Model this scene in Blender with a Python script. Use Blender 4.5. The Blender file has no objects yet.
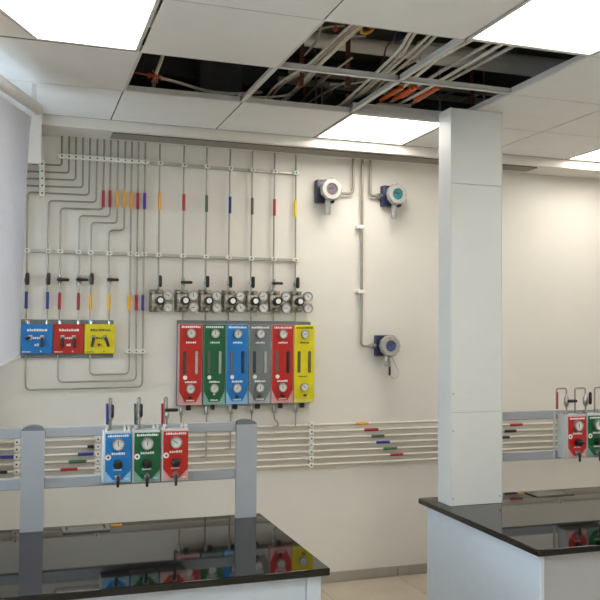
import bpy, bmesh, math, random
from mathutils import Vector, Matrix
random.seed(7)
SC = bpy.context.scene
COL = SC.collection
pi = math.pi

# ------------------------------------------------------------------ camera
F, HC = 824.0, 1.69                       # focal length in pixels (600x600), eye height
YAW, PITCH, ROLL = [math.radians(a) for a in (18.64, 1.97, 0.46)]
cy, sy, cp, sp = math.cos(YAW), math.sin(YAW), math.cos(PITCH), math.sin(PITCH)
fwd = Vector((sy*cp, cy*cp, sp)); r0 = Vector((cy, -sy, 0)); u0 = r0.cross(fwd)
rgt = math.cos(ROLL)*r0 + math.sin(ROLL)*u0
upv = -math.sin(ROLL)*r0 + math.cos(ROLL)*u0
EYE = Vector((0, 0, HC))
cam = bpy.data.cameras.new('camera'); cam.sensor_width = 36; cam.lens = F*36/600
cam.clip_start = .05
co = bpy.data.objects.new('camera', cam); COL.objects.link(co)
m = Matrix((rgt, upv, -fwd)).transposed().to_4x4(); m.translation = EYE
co.matrix_world = m
SC.camera = co

# ------------------------------------------------------------------ world, exposure
W = bpy.data.worlds.new('sky'); SC.world = W; W.use_nodes = True
W.node_tree.nodes['Background'].inputs[0].default_value = (.78, .89, 1, 1)
W.node_tree.nodes['Background'].inputs[1].default_value = 6.0
LAMP = 6.3                                # ceiling panel emission
SC.view_settings.view_transform = 'Standard'; SC.view_settings.look = 'None'
SC.view_settings.gamma = 1; SC.view_settings.use_curve_mapping = False
SC.view_settings.exposure = 0.83

# ------------------------------------------------------------------ pixel -> point
def ray(u, v): return rgt*((u-300)/F) - upv*((v-300)/F) + fwd
def PY(u, v, y): d = ray(u, v); return EYE + d*(y/d.y)           # on a plane parallel to the back wall
def PZ(u, v, z): d = ray(u, v); return EYE + d*((z-HC)/d.z)      # on a horizontal plane
YW = 5.2; CM = HC+1.156; CZ = HC+1.217; TZ = .74                                 # back wall, dropped ceiling margin, tile ceiling, bench top

# ------------------------------------------------------------------ materials
def lin(c): return tuple(((x/255)/12.92 if x/255 <= .04045 else ((x/255+.055)/1.055)**2.4) for x in c)
MATS = {}
def mat(name, rgb, rough=.5, metal=0, vary=.06, scale=20, bump=0, emit=0, spec=.5, alpha=1, trans=0, coat=0):
    if name in MATS: return MATS[name]
    M = bpy.data.materials.new(name); M.use_nodes = True; nt = M.node_tree; b = nt.nodes['Principled BSDF']
    c = lin(rgb); L = nt.links.new
    b.inputs['Roughness'].default_value = rough; b.inputs['Metallic'].default_value = metal
    b.inputs['Specular IOR Level'].default_value = spec
    b.inputs['Coat Weight'].default_value = coat
    tc = nt.nodes.new('ShaderNodeTexCoord'); nz = nt.nodes.new('ShaderNodeTexNoise')
    nz.inputs['Scale'].default_value = scale; nz.inputs['Detail'].default_value = 4
    L(tc.outputs['Object'], nz.inputs['Vector'])
    rp = nt.nodes.new('ShaderNodeValToRGB')
    rp.color_ramp.elements[0].position = .3; rp.color_ramp.elements[1].position = .7
    rp.color_ramp.elements[0].color = (*[x*(1-vary) for x in c], 1)
    rp.color_ramp.elements[1].color = (*[min(1, x*(1+vary)) for x in c], 1)
    L(nz.outputs['Fac'], rp.inputs['Fac']); L(rp.outputs['Color'], b.inputs['Base Color'])
    if bump:
        bp = nt.nodes.new('ShaderNodeBump'); bp.inputs['Strength'].default_value = bump
        bp.inputs['Distance'].default_value = .002
        n2 = nt.nodes.new('ShaderNodeTexNoise'); n2.inputs['Scale'].default_value = scale*12
        L(tc.outputs['Object'], n2.inputs['Vector']); L(n2.outputs['Fac'], bp.inputs['Height'])
        L(bp.outputs['Normal'], b.inputs['Normal'])
    if emit:
        b.inputs['Emission Color'].default_value = (*c, 1); b.inputs['Emission Strength'].default_value = emit
    b.inputs['Transmission Weight'].default_value = trans
    MATS[name] = M; return M

WALL = mat('cream_wall_paint', (226, 221, 211), .75, vary=.02, scale=3, bump=.05, spec=.3)
PLAS = mat('plasterboard', (226, 221, 212), .7, vary=.02, scale=3, spec=.3)
TILE = mat('ceiling_tile_white', (232, 231, 228), .6, vary=.02, scale=6, spec=.3)
TEE = mat('ceiling_grid_metal', (205, 204, 200), .45, vary=.03)
SLAB = mat('plenum_concrete', (108, 106, 100), .9, vary=.2, scale=4)
FLOOR = mat('floor_tile_beige', (188, 175, 156), .45, vary=.08, scale=5)
BASE = mat('baseboard_tile', (165, 157, 145), .5, vary=.06, scale=8)
GROUT = mat('grout', (164, 152, 136), .9)
STONE = mat('black_granite', (5, 5, 6), .04, vary=.5, scale=120, spec=.5)
BWHITE = mat('bench_white_laminate', (198, 207, 217), .4, vary=.02)
BGREY = mat('bench_grey_laminate', (168, 170, 172), .45, vary=.02)
RAIL = mat('bluegrey_powdercoat', (161, 165, 171), .4, vary=.03, scale=10)
RAILC = mat('rail_cap_dark', (104, 108, 114), .45)
COLM = mat('column_white_sheet', (214, 216, 214), .4, vary=.02, scale=5)
STEEL = mat('tube_steel', (156, 149, 137), .42, .55, vary=.06)
STEELD = mat('fitting_steel', (170, 168, 162), .3, .85, vary=.15, scale=60)
BRASSY = mat('regulator_steel', (160, 156, 146), .35, .7, vary=.4, scale=70)
CLIP = mat('clip_white_plastic', (226, 224, 214), .5)
CHAN = mat('strut_zinc', (178, 176, 166), .4, .4)
BLACK = mat('black_plastic', (20, 20, 22), .4)
DKGREY = mat('dark_grey_plastic', (52, 55, 56), .45)
PLATE = mat('grey_backing_sheet', (122, 127, 128), .45, .2, vary=.06)
HOUS = mat('light_grey_housing', (188, 192, 190), .4)
INK = mat('white_lettering', (232, 232, 228), .6)
INKD = mat('dark_lettering', (96, 88, 40), .6)
DIAL = mat('gauge_dial_white', (222, 222, 218), .3, vary=.08, scale=90)
RED = mat('panel_red', (184, 28, 18), .38); GREEN = mat('panel_green', (0, 94, 52), .38)
BLUE = mat('panel_blue', (0, 118, 192), .38); GREY = mat('panel_grey', (112, 118, 118), .38)
YEL = mat('panel_yellow', (222, 206, 8), .38)
REDP = mat('panel_red_pale', (214, 164, 160), .4); GREENP = mat('panel_green_pale', (130, 172, 160), .4)
BLUEP = mat('panel_blue_pale', (140, 192, 230), .4); GREYP = mat('panel_grey_pale', (172, 178, 180), .4)
YELP = mat('panel_yellow_pale', (222, 214, 110), .4)
MK = dict(red=mat('marker_red', (158, 22, 38), .5), blue=mat('marker_blue', (38, 48, 140), .5),
          purple=mat('marker_purple', (62, 44, 148), .5), yellow=mat('marker_yellow', (226, 172, 40), .5),
          orange=mat('marker_orange', (224, 160, 44), .5), green=mat('marker_green', (60, 104, 66), .5),
          grey=mat('marker_grey', (82, 84, 84), .5), black=mat('marker_black', (34, 34, 40), .5),
          lemon=mat('marker_lemon', (232, 204, 40), .5))
NAVY = mat('navy_enamel', (24, 34, 72), .35, vary=.15, scale=40)
ALU = mat('cast_aluminium', (176, 174, 168), .45, .3, vary=.15, scale=60)
TEAL = mat('display_teal', (44, 116, 130), .2, vary=.25, scale=60)
PINKD = mat('display_greypink', (108, 96, 104), .2, vary=.4, scale=80)
BLUED = mat('display_blue', (70, 86, 142), .2, vary=.4, scale=80)
CABLE = mat('cable_pale_grey', (228, 222, 210), .6, vary=.1, scale=30)
CABLE2 = mat('cable_grey', (192, 186, 176), .6, vary=.1, scale=30)
ORANGE = mat('orange_conduit', (222, 96, 42), .5); TIE = mat('orange_tie', (196, 92, 58), .6)
BROWN = mat('oxide_pipe', (92, 48, 42), .6, vary=.2)
DUCT = mat('duct_white_lagging', (236, 232, 224), .6, vary=.06, scale=6)
DARKM = mat('dark_ductwork', (66, 68, 74), .6, vary=.2, scale=5)
BLIND = mat('blind_fabric', (200, 196, 196), .8, vary=.02, scale=30)
CASS = mat('blind_cassette', (206, 206, 204), .4)
VENT = mat('slot_diffuser_metal', (150, 143, 132), .45, .2); VENTD = mat('slot_dark', (48, 46, 42), .7)
LITE = mat('lamp_diffuser', (255, 250, 242), .5, emit=LAMP, vary=0)
HATCH = mat('hatch_metal', (128, 126, 120), .25, .7); AMBER = mat('amber_tape', (190, 132, 40), .5)
GLASS = mat('window_glass', (235, 245, 250), .02, trans=1)

# ------------------------------------------------------------------ mesh helpers
ORG = {}
def B(): return bmesh.new()
def box(bm, a, b, bev=0, seg=1):
    a, b = Vector(a), Vector(b)
    c = (a+b)/2; s = [max(abs(b[i]-a[i]), 1e-5) for i in range(3)]
    g = bmesh.ops.create_cube(bm, size=1, matrix=Matrix.Translation(c) @ Matrix.Diagonal((*s, 1)))
    if bev:
        es = list({e for v in g['verts'] for e in v.link_edges})
        bmesh.ops.bevel(bm, geom=es, offset=min(bev, min(s)*.45), segments=seg, affect='EDGES', profile=.5)
    return bm
def basis(d):
    d = Vector(d).normalized()
    a = Vector((0, 0, 1)) if abs(d.z) < .9 else Vector((1, 0, 0))
    x = a.cross(d).normalized(); return x, d.cross(x)
def tube(bm, pts, r, seg=8, fil=0, fseg=4, caps=True):
    pts = [Vector(p) for p in pts]
    if fil and len(pts) > 2:                      # rounded bends
        out = [pts[0]]
        for i in range(1, len(pts)-1):
            p, q, s = pts[i-1], pts[i], pts[i+1]
            d1, d2 = (p-q), (s-q); l = min(fil, d1.length*.48, d2.length*.48)
            a, b = q+d1.normalized()*l, q+d2.normalized()*l
            for k in range(fseg+1):
                t = k/fseg; out.append(a*(1-t)**2 + q*2*t*(1-t) + b*t*t)
        out.append(pts[-1]); pts = out
    rings = []; x = None
    for i, p in enumerate(pts):
        d = (pts[min(i+1, len(pts)-1)]-pts[max(i-1, 0)]).normalized()
        if x is None: x, y = basis(d)
        else:
            x = (x-d*x.dot(d)).normalized(); y = d.cross(x)
        rr = r[i] if isinstance(r, (list, tuple)) else r
        rings.append([bm.verts.new(p+(x*math.cos(2*pi*k/seg)+y*math.sin(2*pi*k/seg))*rr) for k in range(seg)])
    for a, b in zip(rings, rings[1:]):
        for k in range(seg): bm.faces.new((a[k], a[(k+1) % seg], b[(k+1) % seg], b[k]))
    if caps: bm.faces.new(rings[0][::-1]); bm.faces.new(rings[-1])
    return bm
def lathe(bm, c, axis, prof, seg=20):             # prof: (distance along axis, radius)
    c = Vector(c); d = Vector(axis).normalized(); x, y = basis(d); rings = []
    for t, r in prof:
        rings.append([bm.verts.new(c+d*t+(x*math.cos(2*pi*k/seg)+y*math.sin(2*pi*k/seg))*max(r, 1e-4)) for k in range(seg)])
    for a, b in zip(rings, rings[1:]):
        for k in range(seg): bm.faces.new((a[k], a[(k+1) % seg], b[(k+1) % seg], b[k]))
    bm.faces.new(rings[0][::-1]); bm.faces.new(rings[-1]); return bm
def prism(bm, poly, ax, a, b):                    # poly in the two other axes (cyclic x,y,z order kept)
    def mk(p, t):
        return {'y': (p[0], t, p[1]), 'z': (p[0], p[1], t), 'x': (t, p[0], p[1])}[ax]
    v1 = [bm.verts.new(mk(p, a)) for p in poly]; v2 = [bm.verts.new(mk(p, b)) for p in poly]
    n = len(poly); bm.faces.new(v1[::-1]); bm.faces.new(v2)
    for i in range(n): bm.faces.new((v1[i], v1[(i+1) % n], v2[(i+1) % n], v2[i]))
    return bm
def capsule(bm, a, b, r, seg=10):
    a, b = Vector(a), Vector(b); L = (b-a).length; d = (b-a)/L
    return tube(bm, [a, a+d*r*.25, a+d*r, b-d*r, b-d*r*.25, b], [r*.45, r*.8, r, r, r*.8, r*.45], seg)

def obj(name, bm, material, parent=None, smooth=True, base=True, kind=None):
    bmesh.ops.recalc_face_normals(bm, faces=bm.faces)
    vs = [v.co for v in bm.verts]
    lo = Vector([min(v[i] for v in vs) for i in range(3)]); hi = Vector([max(v[i] for v in vs) for i in range(3)])
    o3 = (lo+hi)/2
    if parent is None: o3.z = lo.z
    for v in bm.verts: v.co -= o3
    me = bpy.data.meshes.new(name); bm.to_mesh(me); bm.free()
    me.materials.append(material)
    if smooth:
        for p in me.polygons: p.use_smooth = True
        me.set_sharp_from_angle(angle=math.radians(38))
    o = bpy.data.objects.new(name, me); COL.objects.link(o)
    if parent is not None: o.parent = parent; o.location = o3-ORG[parent.name]
    else: o.location = o3
    ORG[o.name] = o3.copy()
    if kind: o['kind'] = kind
    return o
def tag(o, label, cat, group=None):
    o['label'] = label; o['category'] = cat
    if group: o['group'] = group
    return o
def thing(name, loc, label, cat, group=None):
    o = bpy.data.objects.new(name, None); COL.objects.link(o); o.location = loc; o.empty_display_size = .05
    ORG[o.name] = Vector(loc); return tag(o, label, cat, group)
def struct(name, bm, material, parent=None):
    o = obj(name, bm, material, parent, smooth=False)
    if parent is None: o['kind'] = 'structure'
    return o
def piece(src, name, loc, parent):                # shares the mesh of src
    c = src.copy(); COL.objects.link(c); c.name = name; c.parent = parent
    c.location = Vector(loc)-ORG[parent.name]; ORG[c.name] = Vector(loc); return c

# ================================================================== ROOM SHELL
XR, YN = 5.3, -2.6
WX = lambda y: -.24-.376*(YW-y)                    # the skewed window wall
bm = B(); prism(bm, [(WX(YN)-.2, YN), (XR, YN), (XR, YW), (WX(YW)-.2, YW)], 'z', -.1, -.004)
floor = struct('floor', bm, GROUT)
src = None
x = 0
ft = .6
fx0 = PY(397, 567, YW).x
i0 = int((WX(YN)-fx0)/ft)-1
for i in range(-7, 7):
    for j in range(0, 13):
        ax = fx0+i*ft; ay = YW-.012-(j+1)*ft
        if ax+ft > XR or ay < YN or ax < WX(ay)-.02: continue
        if src is None:
            src = obj('floor_tile', box(B(), (ax+.002, ay+.002, -.004), (ax+ft-.002, ay+ft-.002, .0)), FLOOR, floor, smooth=False)
            s0 = ORG[src.name]-Vector((ax, ay, 0))
        else: piece(src, 'floor_tile', Vector((ax, ay, 0))+s0, floor)
wall_back = struct('wall_back', box(B(), (WX(YW)-.3, YW, -.1), (XR+.1, YW+.12, 3.75)), WALL)
obj('dark_upper_wall', box(B(), (WX(YW)-.28, YW-.008, CZ+.03), (XR, YW, 3.38)), SLAB, wall_back, smooth=False)  # darker facing over the wall above the tile ceiling
wall_right = struct('wall_right', box(B(), (XR, YN, -.1), (XR+.12, YW, 3.75)), WALL)
wall_front = struct('wall_front', box(B(), (WX(YN)-.3, YN-.12, -.1), (XR+.1, YN, 3.75)), WALL)
# left window wall, with two openings
def leftwall(bm, y0, y1, z0, z1, off=0, th=.14):
    prism(bm, [(WX(y0)+off, y0), (WX(y1)+off, y1), (WX(y1)+off-th, y1), (WX(y0)+off-th, y0)], 'z', z0, z1)
bm = B()
SILL, HEAD = .95, 2.62
WIN = [(-2.1, .3), (.6, 2.5), (2.8, 4.7)]
leftwall(bm, YN, YW, -.1, SILL); leftwall(bm, YN, YW, HEAD, 3.75)
ys = [YN]+[q for w in WIN for q in w]+[YW]
for a, b in zip(ys[0::2], ys[1::2]): leftwall(bm, a, b, SILL, HEAD)
wall_left = struct('wall_left', bm, WALL)
for n, (a, b) in enumerate(WIN, 1):
    bm = B()
    leftwall(bm, a, b, SILL, SILL+.05, -.04, .06); leftwall(bm, a, b, HEAD-.05, HEAD, -.04, .06)
    for q in (a, (a+b)/2-.025, b-.05): leftwall(bm, q, q+.05, SILL+.05, HEAD-.05, -.04, .06)
    wf = struct('window_%d' % n, bm, BWHITE)
    for q0, q1 in ((a+.05, (a+b)/2-.025), ((a+b)/2+.025, b-.05)):
        bm = B(); leftwall(bm, q0, q1, SILL+.05, HEAD-.05, -.065, .008)
        obj('pane', bm, GLASS, wf, smooth=False)
# baseboard of tile pieces along the back wall
bh = .068
bb = struct('baseboard_back', box(B(), (WX(YW), YW-.006, 0), (XR, YW, bh-.004)), GROUT)
for i in range(-4, 7):
    ax = fx0+i*ft
    a, b = max(ax+.003, WX(YW)), min(ax+ft-.003, XR)
    if b-a > .05: obj('baseboard_tile', box(B(), (a, YW-.012, .001), (b, YW-.005, bh), .002), BASE, bb, smooth=False)

# ------------------------------------------------------------------ ceiling
X0, Y0, T = .4738, 3.648, .6317
YM = Y0+2*T+.008                                   # front face of the dropped margin
bm = B()
box(bm, (-.158, YM, CM), (XR, YW, CZ+.02))                                # dropped plasterboard margin along the back wall
prism(bm, [(WX(YN), YN), (-.160, YN), (-.160, YW), (WX(YW), YW)], 'z', CZ, CZ+.02)
prism(bm, [(-.160, 3.253), (.032, 3.64), (-.160, 3.64)], 'z', CZ, CZ+.02)
ceiling = struct('ceiling', bm, PLAS)
struct('slab', box(B(), (WX(YN)-.2, YN, 3.38), (XR, YW, 3.75)), SLAB, ceiling)
holes = {(0, 0), (1, 0), (1, -1), (2, 0), (2, -1)}
lights = {(2, 1), (5, 1), (2, -2), (5, -2), (-1, -1), (2, -5), (5, -5), (-1, -5), (2, -8), (5, -8), (-1, -8)}  # cells missing from lbl are unseen panels, added to light the room
src = None
for i in range(-1, 8):
    for j in range(-10, 2):
        ax, ay = X0+i*T, Y0+j*T
        if (i, j) in holes or (i, j) in lights or ay < YN or ax+T > XR+.01: continue
        if src is None:
            src = obj('ceiling_tile', box(B(), (ax+.003, ay+.003, CZ-.002), (ax+T-.003, ay+T-.003, CZ), .001), TILE, ceiling, smooth=False)
            s0 = ORG[src.name]-Vector((ax, ay, 0))
        else: piece(src, 'ceiling_tile', Vector((ax, ay, 0))+s0, ceiling)
def tee(a, b):                                     # inverted-T bar framing the openings
    bm = B(); a, b = Vector(a), Vector(b); w = .012
    dx = w if abs(a.x-b.x) < 1e-4 else 0; dy = w-dx
    box(bm, (a.x-dx, a.y-dy, CZ+.0005), (b.x+dx, b.y+dy, CZ+.003)); dx *= .3; dy *= .3
    box(bm, (a.x-dx, a.y-dy, CZ+.003), (b.x+dx, b.y+dy, CZ+.03))
    return bm
es = set()
for (i, j) in holes: es |= {('v', i, j), ('v', i+1, j), ('h', i, j), ('h', i, j+1)}
for (k, i, j) in sorted(es):
    x, y = X0+i*T, Y0+j*T
    if k == 'v': obj('grid_bar', tee((x, y+.013, 0), (x, y+T-.013, 0)), TEE, ceiling, smooth=False)
    else: obj('grid_bar', tee((x+.0-.012, y, 0), (x+T+.012, y, 0)), TEE, ceiling, smooth=False)
obj('shadow_gap', box(B(), (.09, YM-.005, CZ-.0005), (XR, YM-.0005, CZ+.016)), VENTD, ceiling, smooth=False)  # dark strip standing in for the shadow line between tiles and margin
# boxed bulkhead end in the corner
bc = PY(41, 163, 4.87)
bm = B(); prism(bm, [(WX(4.87)+.01, 4.87), (bc.x, 4.87), (bc.x, YM-.006), (WX(YM)+.01, YM-.006)], 'z', bc.z, CZ-.001)
struct('trim_1', bm, PLAS)

lbl = {(2, 1): 'square white ceiling light panel above the gas detectors, just left of the column',
       (5, 1): 'white ceiling light panel near the back wall, right of the column, cut by the frame',
       (2, -2): 'large bright ceiling light panel in front of the opened ceiling, upper right',
       (-1, -1): 'large bright ceiling light panel with a slanted side by the window blind'}
for (i, j) in sorted(lights):
    ax, ay = X0+i*T, Y0+j*T
    t = thing('ceiling_light', (ax+T/2, ay+T/2, CZ), lbl.get((i, j), 'unseen square ceiling light panel, added to light the room'), 'light', 'recessed ceiling light panels')
    bm = B()
    if (i, j) == (-1, -1):
        pol = [(-.148, 3.025), (.466, 3.025), (.466, 3.637), (.036, 3.637), (-.148, 3.258)]
    else: pol = [(ax+.008, ay+.008), (ax+T-.008, ay+.008), (ax+T-.008, ay+T-.008), (ax+.008, ay+T-.008)]
    c = Vector((sum(p[0] for p in pol)/len(pol), sum(p[1] for p in pol)/len(pol)))
    inn = [tuple(Vector(p)+(c-Vector(p)).normalized()*.022) for p in pol]
    obj('diffuser', prism(bm, inn, 'z', CZ+.003, CZ+.012), LITE, t, smooth=False)
    bm = B()
    n = len(pol)
    for k in range(n):
        q = (k+1) % n
        prism(bm, [pol[k], pol[q], inn[q], inn[k]], 'z', CZ-.003, CZ+.014)
    obj('frame', bm, TEE, t, smooth=False)
    obj('housing', prism(B(), inn, 'z', CZ+.0145, CZ+.07), TEE, t, smooth=False)
# slot diffuser
s0, s1 = PZ(112, 134, CM), PZ(537, 167, CM)
t = thing('slot_diffuser', ((s0.x+s1.x)/2, 5.02, CM), 'long grey linear slot air diffuser in the ceiling margin above the pipes', 'vent')
obj('back_plate', box(B(), (s0.x, 4.96, CM-.003), (s1.x, 5.09, CM-.0005)), VENTD, t, smooth=False)
for k in range(5):
    y = 4.963+k*.0295
    obj('slat', box(B(), (s0.x-.004, y, CM-.010), (s1.x+.004, y+.018, CM-.003), .003), VENT, t, smooth=False)

# ------------------------------------------------------------------ roller blind at the left
ca, cb = PZ(37, 109, HC+1.10), PZ(0, 83, HC+1.10)
dr = (cb-ca).normalized()
end = ca+dr*1.9
t = thing('roller_blind', (ca+dr*.9).to_tuple(), 'pale lilac-grey roller blind hanging at the left edge, beside the pipes', 'blind')
up = Vector((0, 0, 1))
obj('cassette', tube(B(), [ca, end], .032, 14), CASS, t)
for q in (ca+dr*.04, ca+dr*1.0): obj('bracket', box(B(), q+Vector((-.012, -.012, .02)), q+Vector((.012, .012, CZ-q.z))), CASS, t)
tr = PY(31.5, 117, ca.y-.012); br = PY(19.6, 357, 4.55)
tl = tr+dr*1.85; bl = PZ(0, 367, br.z); bl = br+(bl-br)*1.6
bm = B(); n1, n2 = 14, 16; g = {}
for a in range(n1+1):
    for b in range(n2+1):
        s, q = a/n1, b/n2
        q2 = q**.55
        p = (tr*(1-s)+tl*s)*(1-q2)+(br*(1-s)+bl*s)*q2
        p.z = (tr.z*(1-s)+tl.z*s)*(1-q)+br.z*q
        g[a, b] = bm.verts.new(p)
for a in range(n1):
    for b in range(n2): bm.faces.new((g[a, b], g[a+1, b], g[a+1, b+1], g[a, b+1]))
fb = bmesh.ops.solidify(bm, geom=bm.faces[:], thickness=.003)
obj('fabric', bm, BLIND, t)
obj('bottom_bar', tube(B(), [br+Vector((0, 0, .004)), bl+Vector((0, 0, .004))], .008, 8), CASS, t)

# ================================================================== BENCHES
def bench(name, x0, x1, y0, y1, label, end_side):
    t = thing(name, ((x0+x1)/2, (y0+y1)/2, 0), label, 'lab bench')
    obj('worktop', box(B(), (x0, y0, TZ-.03), (x1, y1, TZ), .003), STONE, t)
    return t
LX1, LY0, LY1 = 1.178, 3.09, 4.11
t = bench('lab_bench', -.56, LX1, LY0, LY1, 'lab bench with glossy black stone top under the blue, green and red gas panels', 1)
zt = TZ-.03
obj('apron', box(B(), (-.54, LY0+.05, zt-.11), (LX1-.085, LY0+.07, zt), .002), BWHITE, t)
obj('apron', box(B(), (-.54, LY1-.07, zt-.11), (LX1-.085, LY1-.05, zt), .002), BWHITE, t)
obj('end_apron', box(B(), (LX1-.06, LY0+.095, zt-.09), (LX1-.04, LY1-.095, zt), .002), BWHITE, t)
for ax in (-.54, LX1-.085):
    for ay in (LY0+.035, LY1-.095): obj('leg', box(B(), (ax, ay, 0), (ax+.06, ay+.06, zt), .003), BWHITE, t)
obj('modesty_panel', box(B(), (-.48, LY1-.4, .12), (.72, LY1-.38, zt), .002), BWHITE, t)
obj('modesty_panel', box(B(), (.724, LY1-.4, .12), (LX1-.09, LY1-.38, zt), .002), BWHITE, t)
RX0, RY0, RY1 = 2.134, 3.075, 4.215
t = bench('lab_bench', RX0, 4.7, RY0, RY1, 'lab bench with glossy black stone top carrying the white column', -1)
obj('side_panel', box(B(), (RX0+.035, RY0+.035, 0), (RX0+.055, RY1-.04, zt), .002), BWHITE, t)
for k in range(4):
    a = RX0+.06+k*.64; b = min(a+.636, 4.66)
    d = obj('door', box(B(), (a, RY0+.045, .1), (b, RY0+.063, zt-.003), .002), BGREY, t)
    obj('handle', tube(B(), [(b-.05, RY0+.045, .4), (b-.05, RY0+.02, .4), (b-.05, RY0+.02, .56), (b-.05, RY0+.045, .56)], .005, 8, .01), STEELD, d)
obj('carcass', box(B(), (RX0+.056, RY0+.064, .1), (4.66, RY1-.045, zt-.001)), BGREY, t, smooth=False)
obj('plinth', box(B(), (RX0+.07, RY0+.1, 0), (4.6, RY1-.08, .1)), DKGREY, t, smooth=False)

# worktop hatches with tape beside them
def hatch(p, label, rect, tape):
    (a, b, c, d) = rect
    t = thing('worktop_hatch', ((a+b)/2, (c+d)/2, TZ), label, 'hatch')
    bm = B(); w = .018
    for q in ((a, c, b, c+w), (a, d-w, b, d), (a, c+w, a+w, d-w), (b-w, c+w, b, d-w)): box(bm, (q[0], q[1], TZ), (q[2], q[3], TZ+.007), .001)
    obj('rim', bm, HATCH, t)
    obj('lid', box(B(), (a+w+.006, c+w+.01, TZ), (b-w-.006, d-w-.004, TZ+.005), .002), HATCH, t)
    o = obj('tape_strip', box(B(), tape[0], tape[1]), AMBER); tag(o, tape[2], 'tape')
hatch(None, 'flat grey metal hatch set in the left bench top beside the left rail post', (.195, .41, 3.955, 4.08),
      ((.42, 4.03, TZ), (.475, 4.075, TZ+.002), 'small amber tape strip lying beside the left bench hatch'))
hatch(None, 'flat grey metal hatch set in the right bench top behind the column', (2.80, 3.05, 4.045, 4.17),
      ((2.76, 4.16, TZ), (2.79, 4.185, TZ+.002), 'small amber tape strip lying beside the right bench hatch'))

# ================================================================== COLUMN
cx0, cx1, cy0, cy1 = 2.199, 2.522, 3.966, 4.105
ctop = CZ-.0025
t = thing('boxed_column', ((cx0+cx1)/2, (cy0+cy1)/2, TZ), 'tall white sheet-clad column standing on the right bench and rising into the ceiling', 'column')
obj('core', box(B(), (cx0+.006, cy0+.006, TZ), (cx1-.006, cy1-.006, ctop-.003)), BGREY, t, smooth=False)
zs = [TZ+.001, PY(470, 412, cy0).z, PY(470, 184, cy0).z, ctop]
for a, b in zip(zs, zs[1:]):
    obj('front_panel', box(B(), (cx0+.007, cy0, a), (cx1-.007, cy0+.006, b-.003), .001), COLM, t, smooth=False)
    obj('back_panel', box(B(), (cx0+.007, cy1-.006, a), (cx1-.007, cy1, b-.003), .001), COLM, t, smooth=False)
obj('side_panel', box(B(), (cx0, cy0, zs[0]), (cx0+.006, cy1, zs[3]), .0015), COLM, t, smooth=False)
obj('side_panel', box(B(), (cx1-.006, cy0, zs[0]), (cx1, cy1, zs[3]), .0015), COLM, t, smooth=False)
for (x, z) in ((cx0+.016, TZ+.04), (cx1-.016, TZ+.04), (cx0+.016, zs[1]+.1), (cx0+.016, zs[1]-.1)):
    obj('screw', lathe(B(), (x, cy0, z), (0, -1, 0), [(-.001, .005), (.002, .005), (.0035, .002)], 10), STEELD, t)

# ================================================================== BENCH SERVICE RAILS
RZ = [(.932, .982), (1.169, 1.217)]
def dpost(bm, x0, x1, yf, z0, z1, depth=.07):
    xm, hw = (x0+x1)/2, (x1-x0)/2
    pol = [(x0, yf), (x1, yf)]+[(xm+hw*math.cos(a*pi/10), yf+.02+(depth-.02)*math.sin(a*pi/10)) for a in range(0, 11)]
    prism(bm, pol, 'z', z0, z1)
t = thing('service_rail', (.57, 4.05, TZ), 'blue-grey two-bar service rail with flat posts on the left bench', 'rail')
for x0, x1 in ((.008, .112), (1.032, 1.137)):
    bm = B(); dpost(bm, x0, x1, 4.032, TZ, 1.204); po = obj('post', bm, RAIL, t)
    xm = (x0+x1)/2; bm = B(); prism(bm, [(xm+.052*math.cos(a*pi/10), 1.2042+.024*math.sin(a*pi/10)) for a in range(11)], 'y', 4.036, 4.09); obj('post_cap', bm, RAILC, po)
for (a, b) in RZ:
    for xa, xb in ((-.55, .0075), (.1125, 1.0315)): obj('rail_bar', box(B(), (xa, 4.05, a), (xb, 4.078, b), .003), RAIL, t)
t = thing('service_rail', (3.4, 4.16, TZ), 'blue-grey two-bar service rail running right from the column', 'rail')
for (a, b) in RZ: obj('rail_bar', box(B(), (cx1+.002, 4.15, a), (4.35, 4.178, b), .003), RAIL, t)
bm = B(); dpost(bm, 4.352, 4.46, 4.14, TZ, 1.204); obj('post', bm, RAIL, t)
bm = B(); xj = PY(560, 430, 4.15).x
obj('joint_strip', box(B(), (xj-.05, 4.144, RZ[0][0]), (xj-.036, 4.1498, RZ[1][1]), .001), HOUS, t, smooth=False)

# ================================================================== small builders
def marks(parent, name, xc, zc, w, h, y, m, seed=0):         # rows of tiny raised lettering strokes
    rnd = random.Random(seed); bm = B(); x = xc-w/2
    while x < xc+w/2-.001:
        lw = rnd.uniform(.5, 1.0)*h
        hh = h*rnd.choice((1, 1, .8))
        box(bm, (x, y-.0012, zc-h/2), (min(x+lw, xc+w/2), y, zc-h/2+hh)); x += lw+h*.22
    return obj(name, bm, m, parent, smooth=False)
def gauge(parent, c, r, ang=.6, dep=.022, name='gauge', rim=None):
    c = Vector(c)
    g = obj(name, lathe(B(), c, (0, -1, 0), [(-.002, r*.96), (dep*.7, r), (dep, r*.95), (dep, r*.82), (dep*.75, r*.8)], 24), rim or STEELD, parent)
    obj('dial', lathe(B(), c+Vector((0, -dep*.76, 0)), (0, -1, 0), [(0, r*.8), (.0012, r*.8)], 24), DIAL, g)
    d = Vector((math.sin(ang), 0, math.cos(ang))); p = c+Vector((0, -dep*.86, 0))
    bm = B(); tube(bm, [p-d*r*.25, p+d*r*.62], [r*.07, r*.03], 6)
    obj('needle', bm, BLACK, g); 
    bm = B()
    for k in range(9):
        a = -2.3+k*.575; q = Vector((math.sin(a), 0, math.cos(a)))
        tube(bm, [p+q*r*.62, p+q*r*.75], r*.03, 4)
    obj('scale_marks', bm, DKGREY, g)
    return g
def disc(parent, name, c, r, dep, m, seg=18):
    return obj(name, lathe(B(), c, (0, -1, 0), [(-.001, r), (dep*.8, r), (dep, r*.9)], seg), m, parent)
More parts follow.
